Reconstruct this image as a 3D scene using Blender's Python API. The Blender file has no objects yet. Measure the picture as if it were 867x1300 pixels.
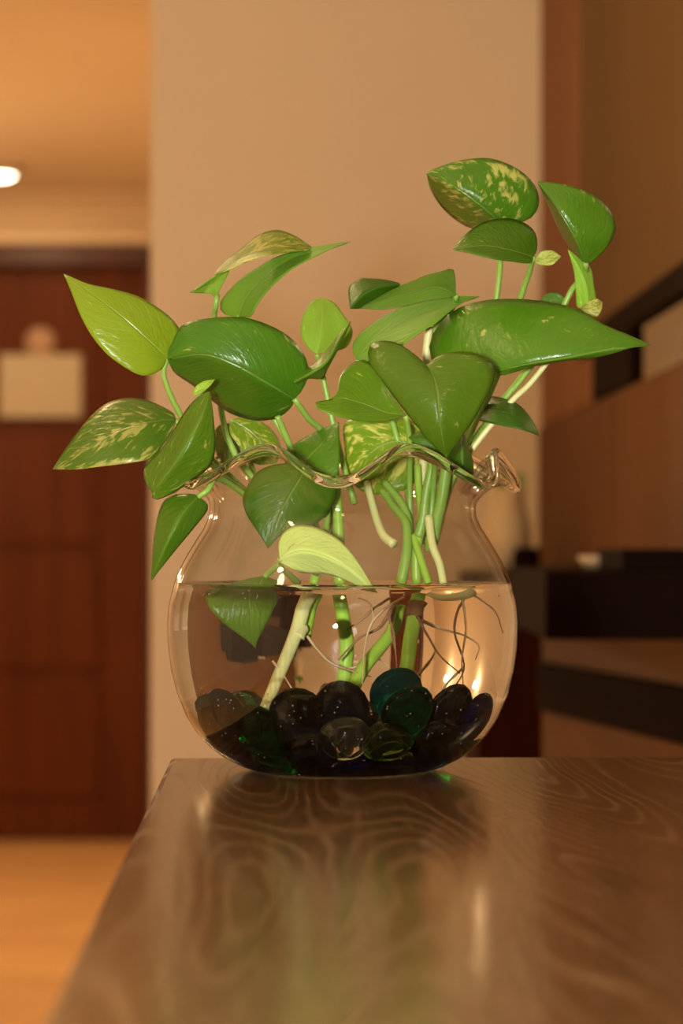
import bpy, bmesh, math, random
import numpy as np
from mathutils import Vector, Matrix

random.seed(7)
scene = bpy.context.scene
COL = scene.collection

# ------------------------------------------------------------------ camera, world, light
F = 3052.0            # focal length in pixels of the 867 x 1300 frame (an 84 mm lens)
CX, HZ = 433.5, 695.0 # principal point: picture centre, horizon row
TZ = 1.0              # counter top height
CZ = TZ + 0.1016      # camera height
D0 = 1.1              # distance of the bowl's axis

cam_d = bpy.data.cameras.new('camera')
cam = bpy.data.objects.new('camera', cam_d); COL.objects.link(cam)
cam.location = (0, 0, CZ); cam.rotation_euler = (math.pi/2, 0, 0)
cam_d.sensor_fit = 'VERTICAL'; cam_d.sensor_height = 36.0; cam_d.sensor_width = 24.0
cam_d.lens = F/1300*36.0
cam_d.shift_y = (HZ-650)/1300
cam_d.clip_start = 0.02; cam_d.clip_end = 60
cam_d.dof.use_dof = True; cam_d.dof.focus_distance = 1.05; cam_d.dof.aperture_fstop = 10.0
scene.camera = cam

vs = scene.view_settings
vs.view_transform = 'Standard'; vs.look = 'None'; vs.gamma = 1.0; vs.use_curve_mapping = False
vs.exposure = 0.0

cy = scene.cycles
cy.max_bounces = 20; cy.transmission_bounces = 18; cy.transparent_max_bounces = 12
cy.glossy_bounces = 8; cy.diffuse_bounces = 4
cy.use_denoising = True
cy.sample_clamp_indirect = 6.0
cy.blur_glossy = 0.3

world = bpy.data.worlds.new('room_ambience'); scene.world = world
world.use_nodes = True
world.node_tree.nodes['Background'].inputs[0].default_value = (1.0, 0.74, 0.46, 1)
world.node_tree.nodes['Background'].inputs[1].default_value = 0.07

def add_light(name, kind, loc, energy, color, size=0.1, rot=(0,0,0)):
    l = bpy.data.lights.new(name, kind); l.energy = energy; l.color = color
    if name == 'camera_flash': l.cycles.is_caustics_light = True
    if kind == 'AREA': l.shape = 'DISK'; l.size = size
    else: l.shadow_soft_size = size
    o = bpy.data.objects.new(name, l); COL.objects.link(o)
    o.location = loc; o.rotation_euler = rot
    return o
WARM = (1.0, 0.725, 0.39)
# the camera's own flash, left of the lens (the camera is held upright)
add_light('camera_flash', 'POINT', (-0.085, -0.02, CZ+0.008), 70.0, (1.0, 0.96, 0.86), 0.026)
# warm unseen fill lamps, placed to light the room, back wall and opening
for x, y, e in [(-1.0, 0.3, 9), (1.5, 2.5, 15), (0.0, -1.4, 5), (-0.6, 2.0, 28)]:
    add_light('room_fill_lamp', 'POINT', (x, y, 2.25), e, WARM, 0.06)
# hall: downlights, and unseen fill lights added at left to light the ceiling evenly
for y, e in [(8.4, 7), (6.3, 32)]:
    add_light('hall_lamp', 'AREA', (-1.19, y, 2.39), e, (1.0, 0.71, 0.40), 0.1)
for y, e in [(4.9, 7), (7.2, 17)]:
    add_light('hall_fill_light', 'POINT', (-1.9, y, 1.6), e, (1.0, 0.71, 0.40), 0.06)

# ------------------------------------------------------------------ helpers
def P(px, py, d):
    return Vector(((px-CX)/F*d, d, CZ+(HZ-py)/F*d))

def obj(name, bm, mats, parent=None, smooth=False, loc=None):
    me = bpy.data.meshes.new(name)
    bm.normal_update(); bm.to_mesh(me); bm.free()
    if not isinstance(mats, (list, tuple)): mats = [mats]
    for m in mats: me.materials.append(m)
    if smooth:
        for p in me.polygons: p.use_smooth = True
    o = bpy.data.objects.new(name, me); COL.objects.link(o)
    if loc is not None: o.location = loc
    if parent is not None: o.parent = parent
    return o

def empty(name, loc=(0,0,0), rz=0):
    o = bpy.data.objects.new(name, None); COL.objects.link(o)
    o.location = loc; o.rotation_euler = (0,0,rz); o.empty_display_size = 0.05
    return o

def tag(o, label, cat, group=None, kind=None):
    o['label'] = label; o['category'] = cat
    if group: o['group'] = group
    if kind: o['kind'] = kind
    return o

def struct(o, label, cat):
    o['kind'] = 'structure'; o['label'] = label; o['category'] = cat
    return o

def add_box(bm, lo, hi, bevel=0.0, mat=0):
    x0,y0,z0 = lo; x1,y1,z1 = hi
    tmp = bmesh.new()
    bmesh.ops.create_cube(tmp, size=1)
    for v in tmp.verts:
        v.co = Vector(((x0+x1)/2+v.co.x*(x1-x0), (y0+y1)/2+v.co.y*(y1-y0), (z0+z1)/2+v.co.z*(z1-z0)))
    if bevel > 0:
        bmesh.ops.bevel(tmp, geom=list(tmp.edges), offset=bevel, segments=2, affect='EDGES', profile=0.5)
    me = bpy.data.meshes.new('tmp'); tmp.to_mesh(me); tmp.free()
    n0 = len(bm.faces)
    bm.from_mesh(me); bpy.data.meshes.remove(me)
    bm.faces.ensure_lookup_table()
    for f in bm.faces[n0:]: f.material_index = mat

def box(name, lo, hi, mat, parent=None, bevel=0.0):
    bm = bmesh.new(); add_box(bm, lo, hi, bevel)
    return obj(name, bm, mat, parent)

def prism(name, poly, z0, z1, mat, parent=None, bevel=0.0):
    """vertical prism over a plan polygon [(x, y), ...] counter-clockwise"""
    bm = bmesh.new()
    a = [bm.verts.new((x, y, z0)) for x, y in poly]; b = [bm.verts.new((x, y, z1)) for x, y in poly]
    bm.faces.new(a[::-1]); bm.faces.new(b)
    n = len(poly)
    for i in range(n): bm.faces.new((a[i], a[(i+1)%n], b[(i+1)%n], b[i]))
    if bevel: bmesh.ops.bevel(bm, geom=list(bm.edges), offset=bevel, segments=2, affect='EDGES', profile=0.5)
    bmesh.ops.recalc_face_normals(bm, faces=bm.faces)
    return obj(name, bm, mat, parent)

def catmull(pts, n):
    """resample a list of Vectors with a Catmull-Rom spline"""
    if len(pts) == 2: return [pts[0].lerp(pts[1], i/(n-1)) for i in range(n)]
    P_ = [pts[0]*2-pts[1]] + list(pts) + [pts[-1]*2-pts[-2]]
    out = []; m = len(pts)-1
    for i in range(n):
        t = i/(n-1)*m; k = min(int(t), m-1); f = t-k
        a,b,c,d = P_[k],P_[k+1],P_[k+2],P_[k+3]
        out.append(0.5*((2*b)+(c-a)*f+(2*a-5*b+4*c-d)*f*f+(3*b-3*c+d-a)*f**3))
    return out

def tube_bm(pts, r0, r1, n=18, sides=8, bumps=0.0):
    cs = catmull(pts, n); bm = bmesh.new(); rings = []
    up = Vector((0.13, 1, 0.21)).normalized()
    rnd = random.Random(int(abs(pts[0].x*1e5))+n)
    for i, c in enumerate(cs):
        t = (cs[min(i+1,n-1)]-cs[max(i-1,0)]).normalized()
        s = t.cross(up).normalized(); w = s.cross(t)
        r = (r0+(r1-r0)*i/(n-1))*(1+bumps*(rnd.random()-.5))
        rings.append([bm.verts.new(c+(s*math.cos(2*math.pi*k/sides)+w*math.sin(2*math.pi*k/sides))*r) for k in range(sides)])
    for i in range(n-1):
        for k in range(sides):
            bm.faces.new((rings[i][k], rings[i][(k+1)%sides], rings[i+1][(k+1)%sides], rings[i+1][k]))
    bm.faces.new(rings[0][::-1]); bm.faces.new(rings[-1])
    bmesh.ops.recalc_face_normals(bm, faces=bm.faces)
    return bm

def lathe_bm(profile, seg=32):
    bm = bmesh.new(); rings = []
    for r, z in profile:
        if r < 1e-6: rings.append([bm.verts.new((0,0,z))])
        else: rings.append([bm.verts.new((r*math.cos(2*math.pi*k/seg), r*math.sin(2*math.pi*k/seg), z)) for k in range(seg)])
    for a, b in zip(rings, rings[1:]):
        for k in range(seg):
            l = (k+1)%seg
            if len(a) == 1 and len(b) == 1: continue
            if len(a) == 1: bm.faces.new((a[0], b[l], b[k]))
            elif len(b) == 1: bm.faces.new((a[k], a[l], b[0]))
            else: bm.faces.new((a[k], a[l], b[l], b[k]))
    bmesh.ops.recalc_face_normals(bm, faces=bm.faces)
    return bm

# ------------------------------------------------------------------ materials
class NT:
    def __init__(self, name):
        self.m = bpy.data.materials.new(name); self.m.use_nodes = True
        self.t = self.m.node_tree; self.t.nodes.clear()
        self.out = self.n('ShaderNodeOutputMaterial')
    def n(self, ty, **kw):
        nd = self.t.nodes.new(ty)
        for k, v in kw.items(): setattr(nd, k, v)
        return nd
    def set(self, nd, i, v):
        if isinstance(v, bpy.types.NodeSocket): self.t.links.new(v, nd.inputs[i])
        else: nd.inputs[i].default_value = v
    def math(self, op, a, b=0.0, clamp=False):
        nd = self.n('ShaderNodeMath', operation=op, use_clamp=clamp)
        self.set(nd, 0, a); self.set(nd, 1, b); return nd.outputs[0]
    def mix(self, f, a, b, mode='MIX'):
        nd = self.n('ShaderNodeMix', data_type='RGBA', blend_type=mode)
        self.set(nd, 0, f); self.set(nd, 6, a); self.set(nd, 7, b); return nd.outputs[2]
    def ramp(self, f, stops):
        nd = self.n('ShaderNodeValToRGB'); el = nd.color_ramp.elements
        while len(el) < len(stops): el.new(0.5)
        for e, (p, c) in zip(el, stops): e.position = p; e.color = c if len(c) == 4 else (*c, 1)
        self.set(nd, 0, f); return nd.outputs[0]
    def noise(self, vec, scale, detail=2, rough=0.5, dist=0.0):
        nd = self.n('ShaderNodeTexNoise'); self.set(nd, 'Vector', vec)
        nd.inputs['Scale'].default_value = scale; nd.inputs['Detail'].default_value = detail
        nd.inputs['Roughness'].default_value = rough; nd.inputs['Distortion'].default_value = dist
        return nd.outputs[0]
    def mapping(self, vec, scale=(1,1,1), loc=(0,0,0), rot=(0,0,0)):
        nd = self.n('ShaderNodeMapping'); self.set(nd, 0, vec)
        nd.inputs['Scale'].default_value = scale; nd.inputs['Location'].default_value = loc; nd.inputs['Rotation'].default_value = rot
        return nd.outputs[0]
    def bump(self, h, strength=0.2, dist=0.002):
        nd = self.n('ShaderNodeBump'); nd.inputs['Strength'].default_value = strength; nd.inputs['Distance'].default_value = dist
        self.set(nd, 'Height', h); return nd.outputs[0]
    def principled(self, **kw):
        nd = self.n('ShaderNodeBsdfPrincipled')
        for k, v in kw.items(): self.set(nd, k.replace('_', ' '), v)
        return nd
    def done(self, sh):
        self.t.links.new(sh, self.out.inputs[0]); return self.m

def rgb(r, g, b): return (r, g, b, 1)

def plain(name, col, rough=0.6, var=0.06, scale=6.0, spec=0.3, bump=0.0):
    T = NT(name); co = T.n('ShaderNodeTexCoord').outputs['Object']
    f = T.noise(co, scale, 3)
    c = T.mix(f, tuple(x*(1-var) for x in col[:3])+(1,), tuple(min(1, x*(1+var)) for x in col[:3])+(1,))
    p = T.principled(Base_Color=c, Roughness=rough)
    p.inputs['Specular IOR Level'].default_value = spec
    if bump: T.set(p, 'Normal', T.bump(T.noise(co, scale*20, 4), bump, 0.001))
    return T.done(p.outputs[0])

def wood(name, dark, light, axis_scale, rough=0.35, spec=0.4):
    T = NT(name); co = T.n('ShaderNodeTexCoord').outputs['Object']
    m = T.mapping(co, axis_scale)
    f = T.noise(m, 1.0, 5, 0.6, 0.6)
    c = T.ramp(f, [(0.3, dark), (0.7, light)])
    p = T.principled(Base_Color=c, Roughness=rough); p.inputs['Specular IOR Level'].default_value = spec
    return T.done(p.outputs[0])

def table_wood():
    T = NT('counter_wood'); co = T.n('ShaderNodeTexCoord').outputs['Object']
    warp = T.n('ShaderNodeTexNoise'); T.set(warp, 'Vector', T.mapping(co, (5, 3.2, 5))); warp.inputs['Scale'].default_value = 1.0; warp.inputs['Detail'].default_value = 2
    wv = T.n('ShaderNodeVectorMath', operation='MULTIPLY_ADD')
    T.set(wv, 0, warp.outputs[1]); wv.inputs[1].default_value = (0.035, 0.0, 0); T.set(wv, 2, co)
    fig = T.noise(T.mapping(wv.outputs[0], (13, 1.5, 13)), 1.0, 1, 0.4)           # growth rings as contour lines
    ring = T.math('ADD', T.math('MULTIPLY', T.math('SINE', T.math('MULTIPLY', fig, 190.0)), 0.5), 0.5)
    line = T.math('POWER', ring, 5.0)
    fine = T.noise(T.mapping(wv.outputs[0], (420, 22, 420)), 1.0, 3, 0.6)         # short pores
    pr = T.ramp(fine, [(0.50, (0,0,0)), (0.72, (1,1,1))])
    blot = T.noise(co, 5, 2)
    base = T.mix(blot, rgb(0.066, 0.030, 0.011), rgb(0.088, 0.041, 0.016))
    brk = T.ramp(T.noise(T.mapping(co, (30, 9, 30)), 1.0, 2), [(0.35, (0.15,0.15,0.15)), (0.65, (1,1,1))])
    c = T.mix(T.math('MULTIPLY', T.math('MULTIPLY', line, brk), 0.30), base, rgb(0.30, 0.18, 0.095))
    c = T.mix(T.math('MULTIPLY', pr, 0.22), c, rgb(0.28, 0.17, 0.09))
    r = T.math('ADD', T.math('MULTIPLY', line, 0.05), 0.16)
    p = T.principled(Base_Color=c, Roughness=r); p.inputs['Specular IOR Level'].default_value = 0.34
    T.set(p, 'Normal', T.bump(T.math('ADD', fine, T.math('MULTIPLY', line, 0.4)), 0.06, 0.0004))
    return T.done(p.outputs[0])

def glass(name, ior, col=(1,1,1,1), rough=0.0):
    T = NT(name); g = T.n('ShaderNodeBsdfGlass')
    g.inputs['Color'].default_value = col; g.inputs['IOR'].default_value = ior; g.inputs['Roughness'].default_value = rough
    return T.done(g.outputs[0])

def thin_glass(name, ior):
    """thin blown glass wall: straight through, with the surface reflection of glass on either side"""
    T = NT(name)
    tr = T.n('ShaderNodeBsdfTransparent'); tr.inputs[0].default_value = rgb(0.935, 0.94, 0.93)
    gl = T.n('ShaderNodeBsdfGlossy'); gl.inputs['Roughness'].default_value = 0.01
    geo = T.n('ShaderNodeNewGeometry')
    io = T.math('ADD', ior, T.math('MULTIPLY', geo.outputs['Backfacing'], 1/ior-ior))   # the same index seen from both sides
    fr = T.n('ShaderNodeFresnel'); T.set(fr, 0, io)
    mx = T.n('ShaderNodeMixShader'); T.t.links.new(fr.outputs[0], mx.inputs[0]); T.t.links.new(tr.outputs[0], mx.inputs[1]); T.t.links.new(gl.outputs[0], mx.inputs[2])
    return T.done(mx.outputs[0])

def leaf_mat(name, under=False):
    T = NT(name)
    uv = T.n('ShaderNodeUVMap', uv_map='leaf').outputs[0]
    sep = T.n('ShaderNodeSeparateXYZ'); T.set(sep, 0, uv)
    a, v = sep.outputs[0], sep.outputs[1]
    av = T.math('ABSOLUTE', v)
    inf = T.n('ShaderNodeObjectInfo'); oc = T.n('ShaderNodeSeparateColor'); T.set(oc, 0, inf.outputs['Color'])
    var, yel, bri = oc.outputs[0], oc.outputs[1], oc.outputs[2]
    rnd = T.math('MULTIPLY', inf.outputs['Random'], 40.0)
    sl = T.math('SUBTRACT', a, T.math('MULTIPLY', av, 0.30))
    comb = T.n('ShaderNodeCombineXYZ'); T.set(comb, 0, T.math('MULTIPLY', sl, 15.0)); T.set(comb, 1, T.math('MULTIPLY', v, 4.0)); T.set(comb, 2, rnd)
    n1 = T.noise(comb.outputs[0], 1.0, 4, 0.62, 0.4)
    comb2 = T.n('ShaderNodeCombineXYZ'); T.set(comb2, 0, a); T.set(comb2, 1, v); T.set(comb2, 2, rnd)
    n2 = T.noise(comb2.outputs[0], 2.2, 2)
    thr = T.math('SUBTRACT', 0.67, T.math('MULTIPLY', var, 0.27))
    n3 = T.math('ADD', T.math('MULTIPLY', n1, 0.62), T.math('MULTIPLY', n2, 0.38))
    patch = T.math('MULTIPLY', T.math('SUBTRACT', n3, thr), 14.0, clamp=True)
    if under:
        g0, g1, yy, cr = rgb(0.085, 0.22, 0.012), rgb(0.15, 0.31, 0.028), rgb(0.30, 0.36, 0.03), rgb(0.46, 0.57, 0.17)
    else:
        g0, g1, yy, cr = rgb(0.032, 0.135, 0.004), rgb(0.080, 0.225, 0.008), rgb(0.22, 0.29, 0.010), rgb(0.56, 0.52, 0.12)
    c = T.mix(n2, g0, g1)
    c = T.mix(yel, c, yy)
    c = T.mix(T.math('MULTIPLY', patch, 0.85), c, cr)
    # veins: pale midrib, faint side veins
    rib = T.math('SUBTRACT', 1.0, T.math('MULTIPLY', av, 30.0), clamp=True)
    sv = T.math('SINE', T.math('MULTIPLY', T.math('SUBTRACT', a, T.math('MULTIPLY', av, 0.34)), 70.0))
    svr = T.math('POWER', T.math('ADD', T.math('MULTIPLY', sv, 0.5), 0.5), 8.0)
    c = T.mix(T.math('MULTIPLY', rib, 0.5), c, rgb(0.32, 0.42, 0.10))
    c = T.mix(T.math('MULTIPLY', svr, 0.05), c, rgb(0.22, 0.34, 0.06))
    hsv = T.n('ShaderNodeHueSaturation'); T.set(hsv, 'Color', c); T.set(hsv, 'Value', T.math('MULTIPLY', bri, 2.0))
    c = hsv.outputs[0]
    h = T.math('ADD', T.math('MULTIPLY', rib, -0.8), T.math('MULTIPLY', svr, -0.07))
    h = T.math('ADD', h, T.math('MULTIPLY', n1, 0.9))
    nb = T.bump(h, 0.45, 0.0014)
    p = T.principled(Base_Color=c, Roughness=0.5 if under else 0.28, Normal=nb)
    p.inputs['Specular IOR Level'].default_value = 0.25 if under else 0.5
    tr = T.n('ShaderNodeBsdfTranslucent'); T.set(tr, 0, T.mix(0.5, c, rgb(0.30, 0.42, 0.02)))
    mx = T.n('ShaderNodeMixShader'); mx.inputs[0].default_value = 0.22
    T.t.links.new(p.outputs[0], mx.inputs[1]); T.t.links.new(tr.outputs[0], mx.inputs[2])
    return T.done(mx.outputs[0])

def stem_mat(name, c0, c1, rough=0.4):
    T = NT(name); co = T.n('ShaderNodeTexCoord').outputs['Object']
    f = T.noise(co, 60, 3, 0.6)
    p = T.principled(Base_Color=T.mix(f, c0, c1), Roughness=rough)
    return T.done(p.outputs[0])

def emit(name, col, s):
    T = NT(name); e = T.n('ShaderNodeEmission'); e.inputs[0].default_value = col; e.inputs[1].default_value = s
    return T.done(e.outputs[0])

M = dict(
    wall=plain('painted_wall', rgb(0.74, 0.60, 0.43), 0.7, 0.04, 2.0, 0.2),
    ceiling=plain('painted_ceiling', rgb(0.76, 0.61, 0.42), 0.8, 0.03, 1.5, 0.2),
    trim=plain('painted_moulding', rgb(0.70, 0.54, 0.35), 0.6, 0.03, 2.0),
    floor=wood('pale_floor_wood', (0.58, 0.32, 0.12), (0.80, 0.50, 0.22), (1.2, 5.0, 1), 0.35),
    door=wood('red_brown_door_wood', (0.075, 0.015, 0.0015), (0.120, 0.028, 0.003), (14, 14, 1.2), 0.45, 0.12),
    doorframe=wood('dark_door_frame_wood', (0.05, 0.012, 0.004), (0.09, 0.022, 0.006), (10, 10, 1), 0.4),
    table=table_wood(),
    body=wood('counter_body_wood', (0.09, 0.045, 0.018), (0.14, 0.07, 0.03), (20, 20, 2), 0.4),
    panel=wood('olive_brown_panel', (0.105, 0.055, 0.015), (0.135, 0.072, 0.022), (3, 3, 0.6), 0.6, 0.1),
    strip=wood('chestnut_panel', (0.20, 0.085, 0.036), (0.24, 0.105, 0.046), (4, 4, 0.6), 0.6, 0.1),
    lower=wood('red_brown_panel', (0.105, 0.038, 0.010), (0.135, 0.052, 0.014), (3, 3, 2), 0.6, 0.1),
    black=plain('black_lacquer', rgb(0.008, 0.003, 0.002), 0.7, 0.2, 8, 0.03),
    redblack=wood('dark_cabinet_wood', (0.020, 0.004, 0.001), (0.034, 0.007, 0.002), (6, 6, 1), 0.6, 0.05),
    drawer=wood('brown_drawer_wood', (0.085, 0.030, 0.006), (0.12, 0.045, 0.010), (3, 3, 5), 0.5, 0.15),
    paper=plain('cream_plate', rgb(0.46, 0.385, 0.26), 0.6, 0.03, 5),
    pink=plain('pinkish_plastic', rgb(0.40, 0.24, 0.15), 0.5, 0.03, 5),
    cream=plain('cream_ceramic', rgb(0.55, 0.42, 0.26), 0.5, 0.12, 40),
    lamp=emit('lamp_glow', rgb(1.0, 0.86, 0.60), 14.0),
    metal=plain('lamp_ring_metal', rgb(0.6, 0.5, 0.35), 0.35, 0.02),
    glass=glass('clear_glass', 1.5, rgb(0.985, 0.99, 0.98)),
    glass_thin=thin_glass('clear_glass_thin_wall', 1.5),
    water_side=glass('water_against_glass', 1.33/1.5, rgb(1, 1, 1)),
    water_top=glass('water_surface', 1.33, rgb(1, 1, 1)),
    leaf=leaf_mat('pothos_leaf'),
    leaf_under=leaf_mat('pothos_leaf_underside', True),
    petiole=stem_mat('petiole_green', rgb(0.14, 0.30, 0.03), rgb(0.26, 0.40, 0.07)),
    stem=stem_mat('stem_pale_green', rgb(0.50, 0.54, 0.17), rgb(0.68, 0.66, 0.34)),
    stem_green=stem_mat('stem_bright_green', rgb(0.20, 0.40, 0.03), rgb(0.32, 0.50, 0.06)),
    node=stem_mat('stem_node_brown', rgb(0.12, 0.045, 0.015), rgb(0.22, 0.10, 0.03), 0.7),
    root=stem_mat('root_brown', rgb(0.16, 0.075, 0.03), rgb(0.30, 0.17, 0.08), 0.7),
    root_pale=stem_mat('root_pale', rgb(0.40, 0.28, 0.14), rgb(0.55, 0.42, 0.24), 0.6),
)
def gem(name, col, rough=0.04, tr=0.0, spec=0.8):
    T = NT(name)
    p = T.principled(Base_Color=col, Roughness=rough); p.inputs['Specular IOR Level'].default_value = spec
    p.inputs['IOR'].default_value = 1.24
    if not tr: return T.done(p.outputs[0])
    g = T.n('ShaderNodeBsdfGlass'); g.inputs['Color'].default_value = (min(1, col[0]*20+.02), min(1, col[1]*16+.02), min(1, col[2]*16+.02), 1); g.inputs['IOR'].default_value = 1.35
    mx = T.n('ShaderNodeMixShader'); mx.inputs[0].default_value = tr
    T.t.links.new(p.outputs[0], mx.inputs[1]); T.t.links.new(g.outputs[0], mx.inputs[2])
    return T.done(mx.outputs[0])
def flash_lit_glass(name, ior, tint, col, f):  # diffuse colour mixed in stands for flash light reflected inside the pebble
    T = NT(name); g = T.n('ShaderNodeBsdfGlass'); g.inputs['Color'].default_value = tint; g.inputs['IOR'].default_value = ior
    p = T.principled(Base_Color=col, Roughness=0.03); p.inputs['Specular IOR Level'].default_value = 1.0
    mx = T.n('ShaderNodeMixShader'); mx.inputs[0].default_value = f
    T.t.links.new(g.outputs[0], mx.inputs[1]); T.t.links.new(p.outputs[0], mx.inputs[2])
    return T.done(mx.outputs[0])
G = dict(
    black=gem('black_glass_pebble', rgb(0.002, 0.003, 0.004)),
    navy=gem('navy_glass_pebble', rgb(0.002, 0.003, 0.030), tr=0.6),
    teal=gem('teal_glass_pebble', rgb(0.002, 0.034, 0.030), tr=0.72),
    green=gem('bottle_green_glass_pebble', rgb(0.004, 0.030, 0.014), tr=0.85),
    clear=flash_lit_glass('clear_glass_pebble', 1.50, rgb(0.97, 0.98, 0.97), rgb(0.55, 0.62, 0.60), 0.05),
    olive=flash_lit_glass('olive_glass_pebble', 1.42, rgb(0.45, 0.62, 0.38), rgb(0.10, 0.20, 0.06), 0.14),
)

# ------------------------------------------------------------------ the setting
H = 2.43
struct(box('floor', (-2.2, -2.6, -0.05), (3.2, 9.3, 0.0), M['floor']), 'pale orange wooden floor running down the hall', 'floor')
struct(box('ceiling', (-2.2, -2.6, H), (3.2, 9.3, H+0.05), M['ceiling']), 'warm lit plain ceiling of the hall', 'ceiling')
struct(box('wall_left', (-2.2, -2.6, 0), (-2.0, 9.0, H), M['wall']), 'beige side wall of the hall', 'wall')
struct(box('wall_back', (-0.302, 3.8, 0), (3.0, 4.0, H), M['wall'], bevel=0.006), 'broad beige painted wall behind the plant', 'wall')
struct(box('wall_hall_side', (-0.302, 4.0, 0), (-0.15, 9.0, H), M['wall']), 'beige hall wall running back behind the broad wall', 'wall')
struct(box('wall_right', (3.0, -2.6, 0), (3.2, 4.0, H), M['wall']), 'beige side wall beyond the wooden partition', 'wall')
# end wall of the hall with the door opening
we = empty('wall_hall_end', (0, 9.0, 0)); struct(we, 'beige end wall of the hall around the door', 'wall')
DX0, DX1, DZ = -1.68, -0.66, 2.225
box('wall_piece', (-2.0, 0, 0), (DX0, 0.2, H), M['wall'], we)
box('wall_piece', (DX1, 0, 0), (-0.302, 0.2, H), M['wall'], we)
box('wall_piece', (DX0, 0, DZ), (DX1, 0.2, H), M['wall'], we)
# moulding over the door
tr = empty('trim_1', (0, 9.0, 0)); struct(tr, 'pale stepped moulding above the brown door', 'moulding')
for z0, z1, dep in ((2.235, 2.275, 0.05), (2.275, 2.315, 0.03), (2.315, 2.36, 0.06), (2.36, 2.395, 0.09), (2.395, 2.428, 0.12)):
    box('moulding_strip', (-1.99, -dep, z0), (-0.31, -0.001, z1), M['trim'], tr, 0.004)
# the door
dr = empty('door_1', (0, 9.0, 0)); struct(dr, 'closed red-brown panelled wooden door at the end of the hall', 'door')
for lo, hi in (((DX0, -0.03, 0), (DX0+0.07, 0.12, DZ)), ((DX1-0.07, -0.03, 0), (DX1, 0.12, DZ)), ((DX0+0.07, -0.03, DZ-0.07), (DX1-0.07, 0.12, DZ))):
    box('door_frame', lo, hi, M['doorframe'], dr, 0.004)
leafd = box('door_leaf', (DX0+0.075, 0.03, 0.006), (DX1-0.075, 0.08, DZ-0.075), M['door'], dr, 0.002)
def dz(py): return CZ+(HZ-py)/F*9.0
for ya, yb in ((350, 528), (546, 690), (708, 850), (870, 1012)):
    bm = bmesh.new(); add_box(bm, (-1.46, 0.012, dz(yb)), (-0.905, 0.031, dz(ya)), 0.008)
    obj('door_panel', bm, M['door'], leafd)
kb = lathe_bm([(0, 0.06), (0.012, 0.06), (0.026, 0.05), (0.028, 0.035), (0.012, 0.022), (0.010, 0.006), (0.028, 0.004), (0.028, 0)], 20)
k = obj('door_knob', kb, M['metal'], leafd, True, (-1.55, 0.03, 1.02)); k.rotation_euler = (math.pi/2, 0, 0)

# partition of wooden panels receding on the right (plane X = 0.392 - 0.021 d)
def PX(d): return 0.392-0.021*d
wp = empty('wall_partition'); struct(wp, 'wooden panelled partition receding on the right with a dark framed opening', 'partition')
def pan(name, d0, d1, z0, z1, mat, th=0.05, out=0.0, bevel=0.003, parent=wp):
    return prism(name, [(PX(d0)-out, d0), (PX(d0)+th, d0), (PX(d1)+th, d1), (PX(d1)-out, d1)], z0, z1, mat, parent, bevel)
zA, zR0, zR1 = CZ+0.188, CZ+0.253, CZ+0.285
pan('panel', 1.75, 3.262, zR1, H-0.005, M['panel'], th=0.02)
pan('panel', 3.285, 3.775, zA, H-0.005, M['strip'])
pan('panel', 1.75, 2.9, 0.002, zA-0.002, M['lower'], out=0.004)
pan('panel', 2.912, 3.775, 0.002, zA-0.002, M['lower'], out=0.004)
pan('groove', 3.262, 3.285, zA, H-0.01, M['black'], th=0.03, out=-0.008, bevel=0)
pan('opening_frame', 1.75, 3.262, zR0, zR1-0.001, M['black'], th=0.014, out=0.004)
pan('opening_frame', 2.75, 3.10, zA, zR0-0.0005, M['black'], th=0.012, out=0.004)
pan('panel', 3.10, 3.262, zA, zR0-0.0005, M['strip'], th=0.05)

# ------------------------------------------------------------------ the counter with the bowl
TR = math.atan2(0.0290, 1)      # the counter is turned a little to the left
ct = empty('wooden_counter', (0.0, 0.55, 0), TR)
tag(ct, 'long brown wood-grained counter with rounded edge carrying the plant bowl', 'counter')
inv = Matrix.Rotation(-TR, 3, 'Z')
def cl(p): return inv @ (Vector(p)-Vector((0.0, 0.55, 0)))
corner = cl(P(215, 965, 1.161))
xl, yf = corner.x, corner.y
tt = box('counter_top', (xl, -0.35, TZ-0.04), (0.75, yf, TZ), M['table'], ct, 0.003)
box('counter_body', (xl+0.03, -0.30, 0.001), (0.72, yf-0.03, TZ-0.0405), M['body'], ct)

# ------------------------------------------------------------------ glass bowl
BX, BY = (435-CX)/F*D0, D0
BO = Vector((BX, BY, TZ+0.0006))
LOBES, TH0 = 7, math.radians(-2)
WZ = 0.085
prof = [(0.0, 0.0012), (0.02, 0.0010), (0.036, 0.0004), (0.042, 0.0), (0.0475, 0.0018), (0.0545, 0.0055), (0.061, 0.0105), (0.0665, 0.0165), (0.0712, 0.0240),
        (0.0757, 0.0350), (0.0782, 0.0450), (0.0796, 0.0560), (0.0800, 0.0670), (0.0793, 0.0750), (0.0768, WZ), (0.0742, 0.0915), (0.0708, 0.0980),
        (0.0670, 0.1043), (0.0633, 0.1100), (0.0611, 0.1150), (0.0607, 0.1190)]
low = [(0.0624, 0.1220), (0.0658, 0.1255), (0.0702, 0.1283), (0.0750, 0.1296), (0.0785, 0.1292), (0.0802, 0.1280)]
high = [(0.0609, 0.1240), (0.0617, 0.1290), (0.0632, 0.1335), (0.0655, 0.1375), (0.0682, 0.1403), (0.0706, 0.1422)]
SEG = 196
def outer(i, th):
    if i < len(prof): r, z = prof[i]
    else:
        k = i-len(prof); m = 0.5+0.5*math.cos(LOBES*(th-TH0))
        r = high[k][0]*(1-m)+low[k][0]*m; z = high[k][1]*(1-m)+low[k][1]*m
    return Vector((r*math.sin(th), -r*math.cos(th), z))
NR = len(prof)+len(low)
ths = [2*math.pi*j/SEG for j in range(SEG)]
OUT = [[outer(i, t) for t in ths] for i in range(NR)]
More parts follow.
